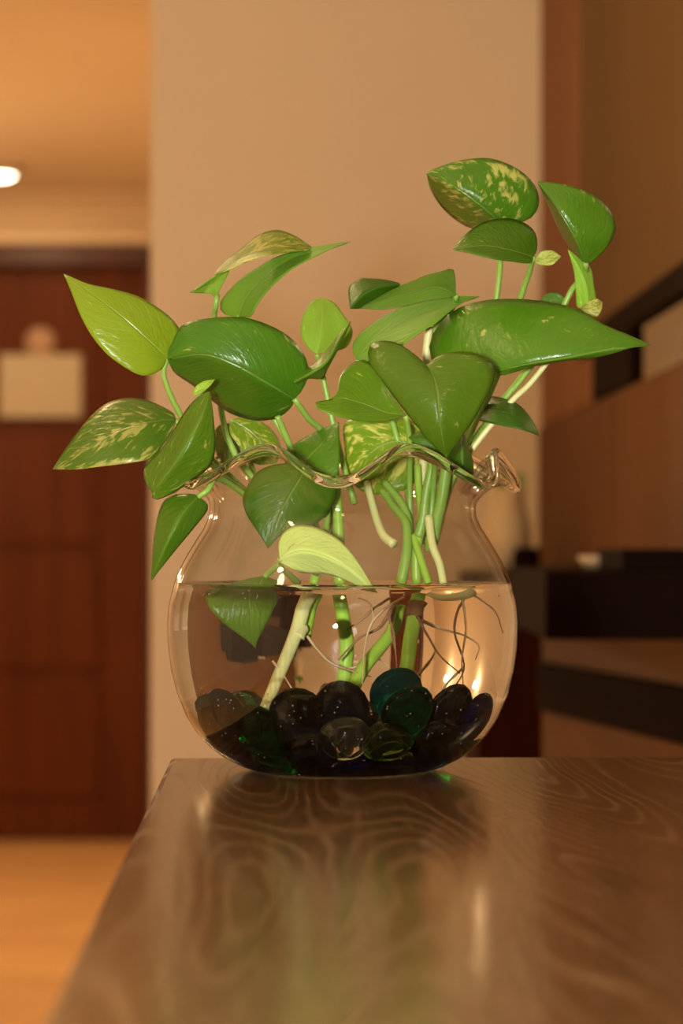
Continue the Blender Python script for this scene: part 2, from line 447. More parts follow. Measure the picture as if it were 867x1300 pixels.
def nrm(i, j):
    a = OUT[min(i+1, NR-1)][j]-OUT[max(i-1, 0)][j]
    b = OUT[i][(j+1)%SEG]-OUT[i][j-1]
    n = b.cross(a)
    if n.length < 1e-12: return Vector((0, 0, -1))
    return n.normalized()
GT = 0.0022
IN = []
wrow = prof.index((0.0768, WZ))
for i in range(NR):
    row = []
    for j in range(SEG):
        n = nrm(i, j); th_ = GT if i > 6 else GT+0.0018
        if i == 0: n = Vector((0, 0, -1))
        p = OUT[i][j]-n*th_
        if i == wrow: p.z = WZ; 
        row.append(p)
    IN.append(row)
def inner_r(z):
    pts = [(IN[i][0].length if False else math.hypot(IN[i][0].x, IN[i][0].y), IN[i][0].z) for i in range(len(prof))]
    if z <= pts[3][1]: return 0.036
    for (r0, z0), (r1, z1) in zip(pts[3:], pts[4:]):
        if z0 <= z <= z1: return r0+(r1-r0)*(z-z0)/max(1e-9, z1-z0)
    return pts[-1][0]
def skin(bm, rows, flip):
    for a, b in zip(rows, rows[1:]):
        for j in range(SEG):
            l = (j+1)%SEG
            va, vb = a[j % len(a)], a[l % len(a)]; vc, vd = b[l % len(b)], b[j % len(b)]
            q = [va, vb, vc, vd] if not flip else [vd, vc, vb, va]
            u = []
            for v in q:
                if v not in u: u.append(v)
            if len(u) >= 3: bm.faces.new(u)
bm = bmesh.new()
orow = [[bm.verts.new(OUT[0][0])]]+[[bm.verts.new(p) for p in OUT[i]] for i in range(1, NR)]
irow = [[bm.verts.new(p) for p in IN[i]] for i in range(wrow, NR)]
# rounded bead at the lip
cap = []
for k in range(9):
    an = math.radians(-40+260*k/8); row = []
    for j in range(SEG):
        tng = (OUT[-1][j]-OUT[-2][j]).normalized(); nn_ = (OUT[-1][j]-IN[-1][j]).normalized()
        c_ = (OUT[-1][j]+IN[-1][j])*0.5+tng*0.0014
        row.append(bm.verts.new(c_+nn_*(0.0020*math.cos(an))+tng*(0.0020*math.sin(an))))
    cap.append(row)
skin(bm, orow+cap+irow[::-1], False)
bmesh.ops.recalc_face_normals(bm, faces=bm.faces)
capv = set(v for row in cap+[orow[-1], irow[-1]] for v in row)
for f in bm.faces:
    if f.calc_center_median().z > WZ+1e-5 and not any(v in capv for v in f.verts): f.material_index = 1
bowl = obj('fishbowl_vase', bm, [M['glass'], M['glass_thin']], None, True, BO)
tag(bowl, 'round clear glass bowl with ruffled flared rim standing on the wooden counter', 'bowl')
# check outward orientation on the belly
f0 = min(bowl.data.polygons, key=lambda p: (p.center-Vector((0, -0.08, 0.06))).length)
if f0.normal.y > 0: bowl.data.flip_normals()
# water: fills the bowl up to the water line, its side lying on the glass
bm = bmesh.new()
wrows = [[bm.verts.new(IN[0][0])]]+[[bm.verts.new(p) for p in IN[i]] for i in range(1, wrow+1)]
skin(bm, wrows, False)
# meniscus and surface
men = []
for dr_, dzz in ((0.0012, -0.0006), (0.003, -0.0010), (0.03, -0.0011)):
    row = []
    for j in range(SEG):
        p = IN[wrow][j]; r = math.hypot(p.x, p.y); s = (r-dr_)/r
        row.append(bm.verts.new((p.x*s, p.y*s, WZ+dzz)))
    men.append(row)
ctr = [bm.verts.new((0, 0, WZ-0.0011))]
nf = len(bm.faces)
skin(bm, [wrows[-1]]+men+[ctr], False)
bm.faces.ensure_lookup_table()
for f in bm.faces[nf:]: f.material_index = 1
bmesh.ops.recalc_face_normals(bm, faces=bm.faces)
water = obj('water', bm, [M['water_side'], M['water_top']], None, True, BO)
for o in (bowl, water): o.cycles.is_caustics_caster = True
tag(water, 'clear water filling the glass bowl to just under the neck', 'water', kind='stuff')

# ------------------------------------------------------------------ glass pebbles
rng = np.random.RandomState(11)
def gem_mesh(name, a, c, seed):
    bm = bmesh.new(); bmesh.ops.create_uvsphere(bm, u_segments=20, v_segments=12, radius=1)
    r = random.Random(seed); ph = r.random()*6; k1 = 0.05*r.random()
    for v in bm.verts:
        t = math.atan2(v.co.y, v.co.x); s = 1+k1*math.cos(2*t+ph)+0.02*math.cos(3*t+ph*2)
        z = v.co.z
        v.co = Vector((v.co.x*a*s, v.co.y*a*s, (z if z > 0 else z*0.62)*c))
    me = bpy.data.meshes.new(name); bm.to_mesh(me); bm.free()
    for p in me.polygons: p.use_smooth = True
    return me
NG = 56; RG = 0.0104
# the ones that can be told apart against the front of the glass: (angle deg, height, gap to the glass, kind, label)
FIX = [
 (0.8, 0.0200, .0070, 'clear', 'colourless glass pebble pressed against the front of the bowl'),
 (18.4, 0.0185, .0072, 'olive', 'see-through olive green glass pebble just right of the colourless one'),
 (-14.5, 0.0150, .0080, 'black', 'black glass pebble touching the left of the colourless one, low down'),
 (-35.0, 0.0240, .0080, 'green', 'bottle green glass pebble at the foot of the pale slanting stem'),
 (-18.0, 0.0300, .0130, 'black', 'black glass pebble on top of the heap, up left of the colourless one'),
 (-1.0, 0.0330, .0170, 'black', 'black glass pebble on top of the heap, straight above the colourless one'),
 (25.0, 0.0315, .0085, 'teal', 'teal glass pebble just above the olive green one'),
 (26.0, 0.0395, .0270, 'teal', 'teal glass pebble topping the heap at the foot of the green stem'),
 (48.0, 0.0310, .0140, 'black', 'small black glass pebble on the heap under the trailing roots at the right'),
 (62.0, 0.0270, .0080, 'navy', 'dark blue shiny glass pebble leaning on the right side of the bowl'),
 (43.0, 0.0190, .0080, 'black', 'black glass pebble low between the olive green and the dark blue one'),
 (-50.0, 0.0300, .0090, 'black', 'black glass pebble at the left end of the heap, highest there'),
 (-60.0, 0.0230, .0080, 'black', 'black glass pebble at the far left of the heap, leaning on the glass'),
]
fixed = [(f[0], f[1], f[2]) for f in FIX]
pos = rng.uniform(-1, 1, (NG, 3))*np.array([0.04, 0.04, 0.02])+np.array([0, 0.01, 0.04])
zs = np.linspace(0, 0.12, 121); irs = np.array([inner_r(z) for z in zs])
for it in range(700):
    pos[:, 2] -= 0.00035 if it < 560 else 0.00005
    for _ in range(2):
        for i, (a_, z_, g_) in enumerate(fixed):
            rr = inner_r(z_)-g_; a_ = math.radians(a_)
            pos[i] = (rr*math.sin(a_), -rr*math.cos(a_), z_)
        d = pos[:, None]-pos[None]; L = np.linalg.norm(d, axis=2)+np.eye(NG)
        ov = np.clip(2*RG-L, 0, None)*(1-np.eye(NG))
        pos += (d/L[..., None]*ov[..., None]*0.32).sum(1)
        pos[:, 2] = np.maximum(pos[:, 2], 0.0048+0.0072)
        rad = np.hypot(pos[:, 0], pos[:, 1])+1e-9
        lim = np.interp(pos[:, 2], zs, irs)-RG*0.93
        s = np.minimum(1, lim/rad); pos[:, 0] *= s; pos[:, 1] *= s
for i, (a_, z_, g_) in enumerate(fixed):
    rr = inner_r(z_)-g_; a_ = math.radians(a_)
    pos[i] = (rr*math.sin(a_), -rr*math.cos(a_), z_)
gmesh = {}
def gem_obj(i, p, kind):
    rad = math.hypot(p[0], p[1]); z = p[2]
    wall = rad > inner_r(max(z, 0.006))-RG*1.35
    if wall or i < len(fixed):
        n = Vector((p[0], p[1], (z-0.062)*0.9)).normalized()
        if i >= len(fixed): n = (n+Vector(rng.uniform(-0.45, 0.45, 3))).normalized()
    else:
        n = (Vector((0, -0.5, 0.8))+Vector(rng.uniform(-0.7, 0.7, 3))).normalized()
    key = (kind, i % 4)
    if key not in gmesh:
        me = gem_mesh('glass_pebble', (0.0112 if kind in ('clear', 'olive') else 0.0128-0.0005*(i % 4)), 0.0068, i); me.materials.append(G[kind]); gmesh[key] = me
    o = bpy.data.objects.new('glass_pebble', gmesh[key]); COL.objects.link(o)
    o.location = BO+Vector(p); o.rotation_euler = n.to_track_quat('Z', 'Y').to_euler()
    o.cycles.is_caustics_receiver = True
    return o
kinds = ['black']*6+['navy']*2+['teal']*2+['green']*3
front = sorted(range(NG), key=lambda i: pos[i][1])
GRP = 'glass pebbles in the bottom of the bowl'
for i in range(NG):
    if i < len(FIX): kd, lb = FIX[i][3:]
    else:
        kd = kinds[rng.randint(len(kinds))]
        lb = {'black': 'black glass pebble in the heap at the bottom of the bowl', 'navy': 'navy blue glass pebble within the dark heap in the bowl',
              'teal': 'dark teal glass pebble within the heap in the bowl', 'green': 'bottle green glass pebble within the heap in the bowl'}[kd]
    tag(gem_obj(i, pos[i], kd), lb, 'pebble', GRP)

# ------------------------------------------------------------------ the pothos
plant = empty('pothos_plant', (BX, BY, TZ+0.05))
tag(plant, 'green pothos with variegated heart-shaped leaves growing in the water-filled glass bowl', 'plant')
PO = Vector(plant.location)
def Q(p):      # picture column, row and distance behind the bowl's axis -> point relative to the plant
    return P(p[0], p[1], D0+p[2])-PO
def W(p):      # the same for things seen through the water, which magnifies about the bowl's axis
    px, py, off = p; m = 1+0.30*min(1.6, max(0, (off+0.08)/0.08))
    return P(435+(px-435)/m, 790+(py-790)/(1+(m-1)*0.8), D0+off)-PO

HEART = [(0,0), (-0.07,0.22), (-0.10,0.48), (-0.02,0.80), (0.16,1.0), (0.38,0.97), (0.60,0.73), (0.79,0.40), (0.92,0.13), (1,0)]
HV = [Vector((a, b, 0)) for a, b in HEART]
def make_leaf(B, Mi, T, L, R, side='T', var=0.2, yel=0.15, bri=0.5, lobe=(1, 1), puff=0.10, pet=None, pr=0.0014, wave=0.0, pmat='petiole', conv=Q, drop=0.0):
    b, m, t, l, r = map(conv, (B, Mi, T, L, R))
    c = m*2-(b+t)*0.5
    def rib(a):
        if a < 0: return b+(c-b)*2*a
        return b*(1-a)**2+c*2*a*(1-a)+t*a*a
    def tan(a):
        a = max(0, a); return ((c-b)*(1-a)+(t-c)*a).normalized()
    lv, rv = l-rib(0.22), r-rib(0.22)
    N = 22; VN = 7
    bnd = catmull(HV, N)
    bm = bmesh.new(); uvl = bm.loops.layers.uv.new('leaf')
    ph = random.random()*6
    def pt(s, v):
        """s index 0..N-1, v in [-1,1]"""
        a_, w_ = bnd[s].x, max(0, bnd[s].y); sd = 1 if v > 0 else 0
        if a_ < 0.16: a_ = 0.16-(0.16-a_)*(lobe[sd] if True else 1)
        a0 = max(0.0, min(1.0, (s/(N-1))**1.25))
        av = abs(v); vec = rv if v > 0 else lv
        aa = a0+(a_-a0)*av
        base = rib(aa)
        # rv / lv sit on the leaf's own rib; edges bow with the rib
        p = base+vec*(w_*av)
        n = tan(aa).cross(rv-lv).normalized()
        ln = vec.length
        p = p+n*nsg*(puff*ln*4*av*(1-av)*w_*0.6-drop*ln*av*av*w_)
        if wave: p = p+n*(wave*ln*av*av*math.sin(aa*9+ph+(1.5 if v > 0 else 0)))
        return p, (a0+(a_-a0)*av, v)
    nn = tan(0.3).cross(rv-lv).normalized()
    tocam = (Vector((0, 0, CZ))-PO-rib(0.3)).normalized()
    seen = 1 if nn.dot(tocam) > 0 else -1
    nsg = seen if side == 'T' else -seen          # upper side along nsg * nn
    vsx = [-1+2*k/(2*VN) for k in range(2*VN+1)]
    G_ = [[pt(s, v) for v in vsx] for s in range(N)]
    thick = 0.00035
    up = []; dn = []
    for s in range(N):
        ru, rd = [], []
        for k in range(len(vsx)):
            p, uv = G_[s][k]
            s0, s1 = max(0, s-1), min(N-1, s+1); k0, k1 = max(0, k-1), min(len(vsx)-1, k+1)
            n = (G_[s1][k][0]-G_[s0][k][0]).cross(G_[s][k1][0]-G_[s][k0][0])
            n = n.normalized() if n.length > 1e-10 else nn
            if n.dot(nn) < -0.2: n = -n
            edge = abs(vsx[k]) > 0.999 or s in (0, N-1)
            e = 0.3 if edge else 1.0
            ru.append((bm.verts.new(p+n*nsg*thick*e), uv)); rd.append((bm.verts.new(p-n*nsg*thick*e), uv))
        up.append(ru); dn.append(rd)
    def face(q, mi):
        vv = [x[0] for x in q]
        try: f = bm.faces.new(vv)
        except ValueError: return
        f.material_index = mi; f.smooth = True
        for lp, x in zip(f.loops, q): lp[uvl].uv = x[1]
    K = len(vsx)
    fl = nsg > 0
    for s in range(N-1):
        for k in range(K-1):
            q = [up[s][k], up[s+1][k], up[s+1][k+1], up[s][k+1]]
            face(q if fl else q[::-1], 0)
            q = [dn[s][k], dn[s][k+1], dn[s+1][k+1], dn[s+1][k]]
            face(q if fl else q[::-1], 1)
        for k, o_ in ((0, 0), (K-1, 1)):
            q = [up[s][k], dn[s][k], dn[s+1][k], up[s+1][k]]
            face(q if (fl != bool(o_)) else q[::-1], 0)
    for s in (0, N-1):
        for k in range(K-1):
            face([up[s][k], up[s][k+1], dn[s][k+1], dn[s][k]], 0)
    me = bpy.data.meshes.new('leaf'); bm.to_mesh(me); bm.free()
    me.materials.append(M['leaf']); me.materials.append(M['leaf_under'])
    o = bpy.data.objects.new('leaf', me); COL.objects.link(o); o.parent = plant
    o.color = (var, yel, bri, 1); o.cycles.is_caustics_receiver = True
    if pet:
        pts = [b+(tan(0)*0.002)]+[conv(q) for q in pet]
        obj('petiole', tube_bm(pts, pr*0.85, pr*1.15, 16, 8), M[pmat], o, True)
    return o

def arc(pts, n):
    """resample a polyline evenly along a smooth curve through it"""
    fine = catmull(pts, max(60, 8*len(pts)))
    d = [0.0]
    for a, b in zip(fine, fine[1:]): d.append(d[-1]+(b-a).length)
    out = []; k = 0
    for i in range(n):
        t = d[-1]*i/(n-1)
        while k < len(d)-2 and d[k+1] < t: k += 1
        f = (t-d[k])/max(1e-9, d[k+1]-d[k]); out.append(fine[k].lerp(fine[k+1], min(1, max(0, f))))
    return out

def shape_leaf(tr, rib, left, right, dep, dl=0.0, dr=0.0, side='T', var=0.2, yel=0.15, bri=0.5, puff=0.05, pet=None, pr=0.0014, pmat='petiole', ex=1.3):
    """a leaf blade from its midrib and two margins (tr: origin and scale of the sketch), dep: depth of base, middle and tip of the rib, dl/dr: how far the margins lean back"""
    ox, oy, sc = tr
    V2 = lambda q: Vector((ox+q[0]*sc, oy+q[1]*sc, 0))
    N, VN = 26, 7
    ribc = arc([V2(q) for q in rib], 101)
    def ribp(a):
        x = min(max(a, 0), 1)*100; k = min(int(x), 99); return ribc[k].lerp(ribc[k+1], x-k)
    def ribd(a): return dep[0]*(1-a)*(1-2*a)+dep[1]*4*a*(1-a)+dep[2]*a*(2*a-1)
    ed = [arc([V2(q) for q in [rib[0]]+list(e)+[rib[-1]]], N) for e in (left, right)]
    aa = [(k/(N-1))**ex for k in range(N)]
    wd = [[(ed[h][k]-ribp(aa[k])).length for k in range(N)] for h in (0, 1)]
    mx = [max(w)+1e-6 for w in wd]
    ph = random.random()*6
    def pt(k, v):
        h = 1 if v > 0 else 0; av = abs(v); lean = dr if h else dl
        q = ribp(aa[k]).lerp(ed[h][k], av)
        rel = wd[h][k]/mx[h]
        off = ribd(aa[k])+lean*rel*av+0.0007*math.sin(aa[k]*11+ph+h*2)*av*rel
        off += (-1 if side == 'T' else 1)*puff*mx[h]/2775*4*av*(1-av)*rel*0.6
        return Q((q.x, q.y, off)), (aa[k], v)
    vsx = [-1+k/VN for k in range(2*VN+1)]; K = len(vsx)
    G_ = [[pt(k, v) for v in vsx] for k in range(N)]
    bm = bmesh.new(); uvl = bm.loops.layers.uv.new('leaf')
    tocam = Vector((0, -1, 0))
    sg = 1 if side == 'T' else -1          # the upper side faces the viewer, or the underside does
    up, dn = [], []; last = tocam
    for k in range(N):
        ru, rd = [], []
        for m in range(K):
            p, uv = G_[k][m]
            k0, k1 = max(0, k-1), min(N-1, k+1); m0, m1 = max(0, m-1), min(K-1, m+1)
            n = (G_[k1][m][0]-G_[k0][m][0]).cross(G_[k][m1][0]-G_[k][m0][0])
            n = n.normalized() if n.length > 1e-11 else last
            if n.dot(tocam) < 0: n = -n
            e = 0.25 if (m in (0, K-1) or k in (0, N-1)) else 1.0
            ru.append((bm.verts.new(p+n*sg*0.00035*e), uv)); rd.append((bm.verts.new(p-n*sg*0.00035*e), uv)); last = n
        up.append(ru); dn.append(rd)
    # orientation of the grid as the viewer sees it
    c0 = (G_[N//2][K//2+3][0]-G_[N//2][K//2-3][0]).cross(G_[min(N-1, N//2+4)][K//2][0]-G_[N//2-4][K//2][0])
    fl = (c0.dot(tocam) > 0) == (sg > 0)
    def face(q, mi):
        f = bm.faces.new([x[0] for x in q]); f.material_index = mi; f.smooth = True
        for lp, x in zip(f.loops, q): lp[uvl].uv = x[1]
    for k in range(N-1):
        for m in range(K-1):
            q = [up[k][m], up[k][m+1], up[k+1][m+1], up[k+1][m]]; face(q if fl else q[::-1], 0)
            q = [dn[k][m], dn[k+1][m], dn[k+1][m+1], dn[k][m+1]]; face(q if fl else q[::-1], 1)
        for m, o_ in ((0, 0), (K-1, 1)):
            q = [up[k][m], up[k+1][m], dn[k+1][m], dn[k][m]]; face(q if (fl != bool(o_)) else q[::-1], 0)
    for k, o_ in ((0, 0), (N-1, 1)):
        for m in range(K-1):
            q = [up[k][m], dn[k][m], dn[k][m+1], up[k][m+1]]; face(q if (fl != bool(o_)) else q[::-1], 0)
    me = bpy.data.meshes.new('leaf'); bm.to_mesh(me); bm.free()
    me.materials.append(M['leaf']); me.materials.append(M['leaf_under'])
    o = bpy.data.objects.new('leaf', me); COL.objects.link(o); o.parent = plant
    o.color = (var, yel, bri, 1)
    if pet:
        b = V2(rib[0]); pts = [Q((b.x, b.y, dep[0]))]+[Q(q) for q in pet]
        obj('petiole', tube_bm(pts, pr*0.85, pr*1.15, 16, 8), M[pmat], o, True)
    return o

A = (60, 330, .4614); B4 = (230, 270, .2768); B2 = (360, 330, .323); C3 = (420, 190, .4844); D4 = (180, 560, .3)
TRACED = [
 # upper left, yellow green
 dict(tr=A, rib=[(330,272),(270,215),(190,145),(45,38)], left=[(355,260),(370,235),(370,205),(350,170),(310,135),(250,100),(180,80),(110,65)],
      right=[(315,300),(285,317),(250,315),(205,290),(160,255),(120,205),(90,150),(65,85)], dep=(-.01,-.018,-.005), dl=.012, dr=-.006, var=.12, yel=.72, bri=.58,
      pet=[(208,478,-.008),(228,525,0),(262,575,.01),(330,640,.015),(398,700,.01)]),
 # big glossy leaf left of centre
 dict(tr=A, rib=[(680,382),(610,340),(520,288),(430,258),(330,272)], left=[(700,360),(718,320),(715,280),(690,235),(650,200),(600,175),(540,158),(470,158),(400,168),(365,185),(345,225),(332,250)],
      right=[(675,400),(650,425),(610,440),(560,440),(500,420),(450,385),(400,345),(350,310)], dep=(-.015,-.03,-.02), dl=.006, dr=.034, var=.16, yel=.03, bri=.42, puff=.08, pr=.0016,
      pet=[(392,532,-.005),(410,550,.005),(420,600,.01),(425,690,.005)]),
 # arched leaf at the top, and its turned-down lobe
 dict(tr=B4, rib=[(155,286),(270,215),(400,165),(500,150),(602,160)], left=[(160,270),(210,215),(280,160),(350,105),(400,85),(450,80),(510,100),(560,130)],
      right=[(220,262),(270,240),(330,215),(400,195),(470,185),(540,178),(580,172)], dep=(-.01,-.012,.0), dl=.03, dr=-.01, var=.62, yel=.40, bri=.5),
 dict(tr=B4, rib=[(165,375),(150,330),(110,335),(40,368)], left=[(195,320),(222,264),(190,268),(150,290),(100,328)], right=[(150,385),(135,372),(90,370)], dep=(0,-.004,-.01), dl=-.004, side='U', var=.1, yel=.3, bri=.62,
      pet=[(274,388,.0),(272,410,.01),(278,500,.02),(300,580,.02),(390,680,.01)]),
 # its lower neighbour seen from below
 dict(tr=B4, rib=[(265,478),(300,390),(400,280),(520,210),(640,170),(778,132)], left=[(205,470),(178,440),(185,400),(230,345),(290,290),(350,250),(430,205),(520,176),(600,158),(700,143)],
      right=[(320,478),(345,430),(380,380),(430,325),(500,265),(560,230),(630,195),(700,160)], dep=(.01,.0,-.01), dl=.012, dr=-.012, side='U', var=.1, yel=.08, bri=.52,
      pet=[(306,410,.015),(330,500,.02),(370,570,.02),(405,680,.01)]),
 # small round pale leaf
 dict(tr=B2, rib=[(130,370),(140,300),(150,220),(150,147)], left=[(95,345),(70,300),(68,250),(85,200),(115,160)], right=[(180,362),(245,345),(270,300),(265,260),(235,215),(200,170)],
      dep=(.015,.02,.035), dl=.005, dr=.01, side='U', var=.2, yel=.30, bri=.72, pet=[(408,470,.018),(428,560,.02),(450,640,.015)]),
 # narrow folded leaf
 dict(tr=B2, rib=[(40,482),(110,442),(170,400),(220,310),(265,240)], left=[(30,470),(45,445),(90,430),(140,390),(180,340),(220,290)], right=[(60,490),(100,465),(150,468),(175,425),(200,378),(235,310)],
      dep=(-.02,-.025,-.01), dl=.012, dr=.015, var=.25, yel=.2, bri=.5),
 # dark curled leaf: pale underside and rolled tip
 dict(tr=B2, rib=[(678,140),(600,110),(500,130),(400,160),(300,188)], left=[(675,80),(665,35),(620,45),(560,60),(500,85),(440,108),(390,135),(350,160)], right=[(640,150),(560,160),(480,180),(420,192),(350,195)],
      dep=(.0,-.004,-.01), dl=.012, dr=-.004, side='U', var=.05, yel=.08, bri=.37, pet=[(575,390,.01),(545,430,.02),(542,520,.02),(540,640,.01)]),
 dict(tr=B2, rib=[(460,95),(380,105),(310,140),(262,192)], left=[(400,78),(340,73),(300,75),(262,100),(255,125),(258,165)], right=[(430,112),(390,135),(350,165),(310,190)],
      dep=(.0,-.008,-.014), dl=.008, dr=.006, var=.1, yel=.0, bri=.30),
 # pale underside leaf in the middle
 dict(tr=B2, rib=[(285,392),(350,320),(440,260),(560,205),(680,160),(770,145)], left=[(275,370),(272,330),(300,290),(350,250),(420,205),(500,175),(580,158),(680,143)],
      right=[(330,400),(380,390),(430,370),(470,335),(510,305),(560,272),(610,240),(650,205),(710,166)], dep=(.005,.0,.01), dl=.008, dr=-.016, side='U', var=.1, yel=.02, bri=.56,
      pet=[(475,470,.01),(505,560,.02),(520,640,.015)]),
 # long leaf to the right
 dict(tr=C3, rib=[(430,580),(520,562),(620,546),(720,527),(838,512)], left=[(395,560),(340,560),(280,560),(258,540),(260,505),(275,470),(310,430),(360,405),(430,392),(520,393),(600,405),(660,425),(720,460),(780,485)],
      right=[(440,592),(480,584),(540,566),(620,552),(700,544),(760,528),(800,514)], dep=(-.02,-.03,-.02), dl=.028, dr=.004, var=.20, yel=.10, bri=.46, puff=.07,
      pet=[(622,490,-.005),(600,545,.005),(570,620,.01),(548,690,.01)]),
 # heart-shaped leaf in front
 dict(tr=B2, rib=[(560,415),(590,465),(605,530),(610,600),(622,690),(640,775)], left=[(540,395),(500,360),(450,328),(390,317),(345,330),(330,370),(345,420),(390,480),(450,560),(520,650),(580,720)],
      right=[(575,400),(620,372),(690,360),(760,370),(810,400),(830,440),(815,500),(780,570),(740,640),(690,710)], dep=(-.055,-.068,-.058), dl=.014, dr=.010, var=.26, yel=.30, bri=.31, puff=.04,
      pet=[(545,500,-.045),(552,560,-.02),(550,620,.0),(543,700,.0)], ex=1.15),
 # bright cupped leaf behind it
 dict(tr=B2, rib=[(480,612),(400,602),(310,568),(225,548),(125,560)], left=[(450,565),(410,500),(375,435),(330,395),(280,400),(240,430),(218,470),(212,520),(180,550)],
      right=[(440,624),(380,634),(300,634),(200,612),(140,590)], dep=(-.01,-.02,-.03), dl=.016, dr=-.012, var=.15, yel=.25, bri=.58, pet=[(520,560,.0),(520,620,.01),(522,700,.01)]),
 # bright variegated leaf behind the rim
 dict(tr=B2, rib=[(540,760),(450,715),(350,755),(250,860)], left=[(545,700),(525,650),(470,622),(380,632),(245,632),(240,740)], right=[(545,840),(480,900),(400,920),(320,915)],
      dep=(.02,.02,.03), dl=.008, dr=-.006, var=.62, yel=.45, bri=.60, pet=[(540,610,.02),(540,690,.01)]),
 # leaf at the rim left of it
 dict(tr=A, rib=[(680,590),(720,545),(770,490),(803,446)], left=[(655,560),(660,522),(715,485),(760,462)], right=[(730,625),(785,615),(803,570),(804,510)], dep=(.0,-.005,.0), dl=.012, dr=-.012, var=.05, yel=.1, bri=.46,
      pet=[(380,640,.0),(395,700,.0)]),
 # leaf seen through the front glass
 dict(tr=A, rib=[(715,570),(665,650),(630,720),(608,795)], left=[(650,560),(590,575),(560,605),(538,655),(548,700),(580,750)], right=[(770,590),(798,625),(788,670),(755,715),(700,738),(645,755)],
      dep=(-.026,-.034,-.034), dl=.006, dr=.008, var=.1, yel=.08, bri=.40, pet=[(415,620,-.02),(412,690,-.01),(400,730,-.005)]),
 # pale leaf dipping its tip into the water
 dict(tr=D4, rib=[(585,500),(670,465),(770,485),(880,545),(988,638)], left=[(578,430),(600,385),(650,358),(720,360),(790,388),(850,430),(900,490),(945,560)], right=[(590,515),(640,545),(700,560),(780,562),(860,588),(930,622)],
      dep=(-.045,-.056,-.056), dl=.012, dr=.008, side='U', var=1.3, yel=.30, bri=.80, pet=[(360,722,-.03),(378,740,-.01)]),
 # far left leaf
 dict(tr=A, rib=[(355,440),(270,450),(200,470),(110,520),(15,576)], left=[(350,425),(320,405),(270,385),(220,380),(170,392),(130,420),(90,465),(50,520)], right=[(345,470),(315,515),(290,545),(230,558),(150,568),(80,576)],
      dep=(.0,-.012,-.006), dl=.016, dr=-.010, var=.58, yel=.22, bri=.34, pet=[(240,560,.005),(290,610,.01),(380,690,.01)]),
 # upright leaf at the left of the rim, a sliver of underside at its top
 dict(tr=A, rib=[(290,640),(330,590),(390,500),(430,420),(447,362)], left=[(275,620),(265,590),(275,560),(310,525),(340,480),(370,430),(400,390),(430,366)], right=[(285,650),(300,660),(340,645),(380,620),(430,585),(455,555),(463,510),(459,450),(452,390)],
      dep=(-.045,-.06,-.05), dl=.014, dr=.012, var=.34, yel=.24, bri=.40, pet=[(240,612,-.035),(290,610,-.01),(370,680,.0)]),
 dict(tr=A, rib=[(402,374),(430,352),(462,328)], left=[(405,352),(430,334)], right=[(420,370),(445,350)], dep=(-.045,-.047,-.045), side='U', var=.3, yel=.4, bri=.7),
 # leaf hanging over the rim at the left
 dict(tr=A, rib=[(415,652),(372,700),(325,790),(286,884)], left=[(400,644),(350,646),(320,665),(300,720),(290,800)], right=[(438,668),(440,690),(410,730),(360,790),(312,850)], dep=(-.05,-.062,-.05), dl=.014, dr=.008, var=.14, yel=.14, bri=.38,
      pet=[(264,622,-.05),(280,608,-.04),(340,650,-.01)]),
 # top right
 dict(tr=C3, rib=[(450,195),(400,150),(340,105),(290,78),(250,60)], left=[(490,192),(525,178),(545,145),(540,105),(515,70),(470,40),(410,22),(340,28),(290,42)], right=[(420,205),(370,206),(330,186),(290,150),(262,105)],
      dep=(-.005,-.016,-.006), dl=.008, dr=.034, var=.55, yel=.08, bri=.40, pet=[(636,320,.005),(630,380,.012),(610,480,.015),(560,600,.01)]),
 dict(tr=C3, rib=[(530,282),(470,266),(400,254),(318,262)], left=[(540,262),(538,225),(520,200),(480,182),(430,182),(390,195),(350,225)], right=[(520,298),(470,293),(420,286),(370,273)],
      dep=(-.02,-.03,-.025), dl=.02, dr=-.008, var=.18, yel=.14, bri=.36, pet=[(672,345,-.01),(660,380,.0),(630,480,.01),(565,610,.01)]),
 dict(tr=C3, rib=[(534,294),(570,286),(604,281)], left=[(550,268),(580,264)], right=[(545,301),(578,302)], dep=(-.02,-.022,-.02), dl=.004, dr=-.004, side='U', var=.8, yel=.7, bri=.55),
 dict(tr=C3, rib=[(668,298),(650,250),(615,185),(580,132),(541,84)], left=[(655,288),(625,255),(598,210),(572,150)], right=[(690,290),(725,255),(745,215),(742,180),(720,145),(680,115),(630,95),(580,86)],
      dep=(-.01,-.022,-.012), dl=.026, dr=.008, var=.22, yel=.12, bri=.43, pet=[(743,350,.004),(728,365,.012),(716,388,.014),(690,440,.016),(600,560,.015)]),
 dict(tr=C3, rib=[(672,412),(668,360),(648,310),(621,261)], left=[(646,414),(642,380),(637,320),(628,285)], right=[(694,392),(690,360),(682,312),(655,288)], dep=(.0,-.005,-.006), dl=.004, dr=.006, side='U', var=.15, yel=.15, bri=.85),
 dict(tr=C3, rib=[(655,416),(685,412),(711,398)], left=[(672,400),(695,390)], right=[(672,430),(697,438),(710,418)], dep=(-.006,-.01,-.006), var=.9, yel=.8, bri=.42),
 dict(tr=C3, rib=[(622,402),(590,388),(548,396)], left=[(600,378),(570,376)], right=[(610,412),(570,414)], dep=(.02,.02,.02), var=.05, yel=.1, bri=.45),
 # narrow dark leaf on the right
 dict(tr=C3, rib=[(380,702),(440,688),(500,708),(546,750)], left=[(395,670),(412,648),(445,650),(492,668),(530,712)], right=[(395,712),(440,722),(500,734)], dep=(.01,.0,.0), dl=.012, dr=-.006, var=.05, yel=.0, bri=.28,
      pet=[(590,560,.01),(560,620,.01)]),
 # dark leaves under the heart
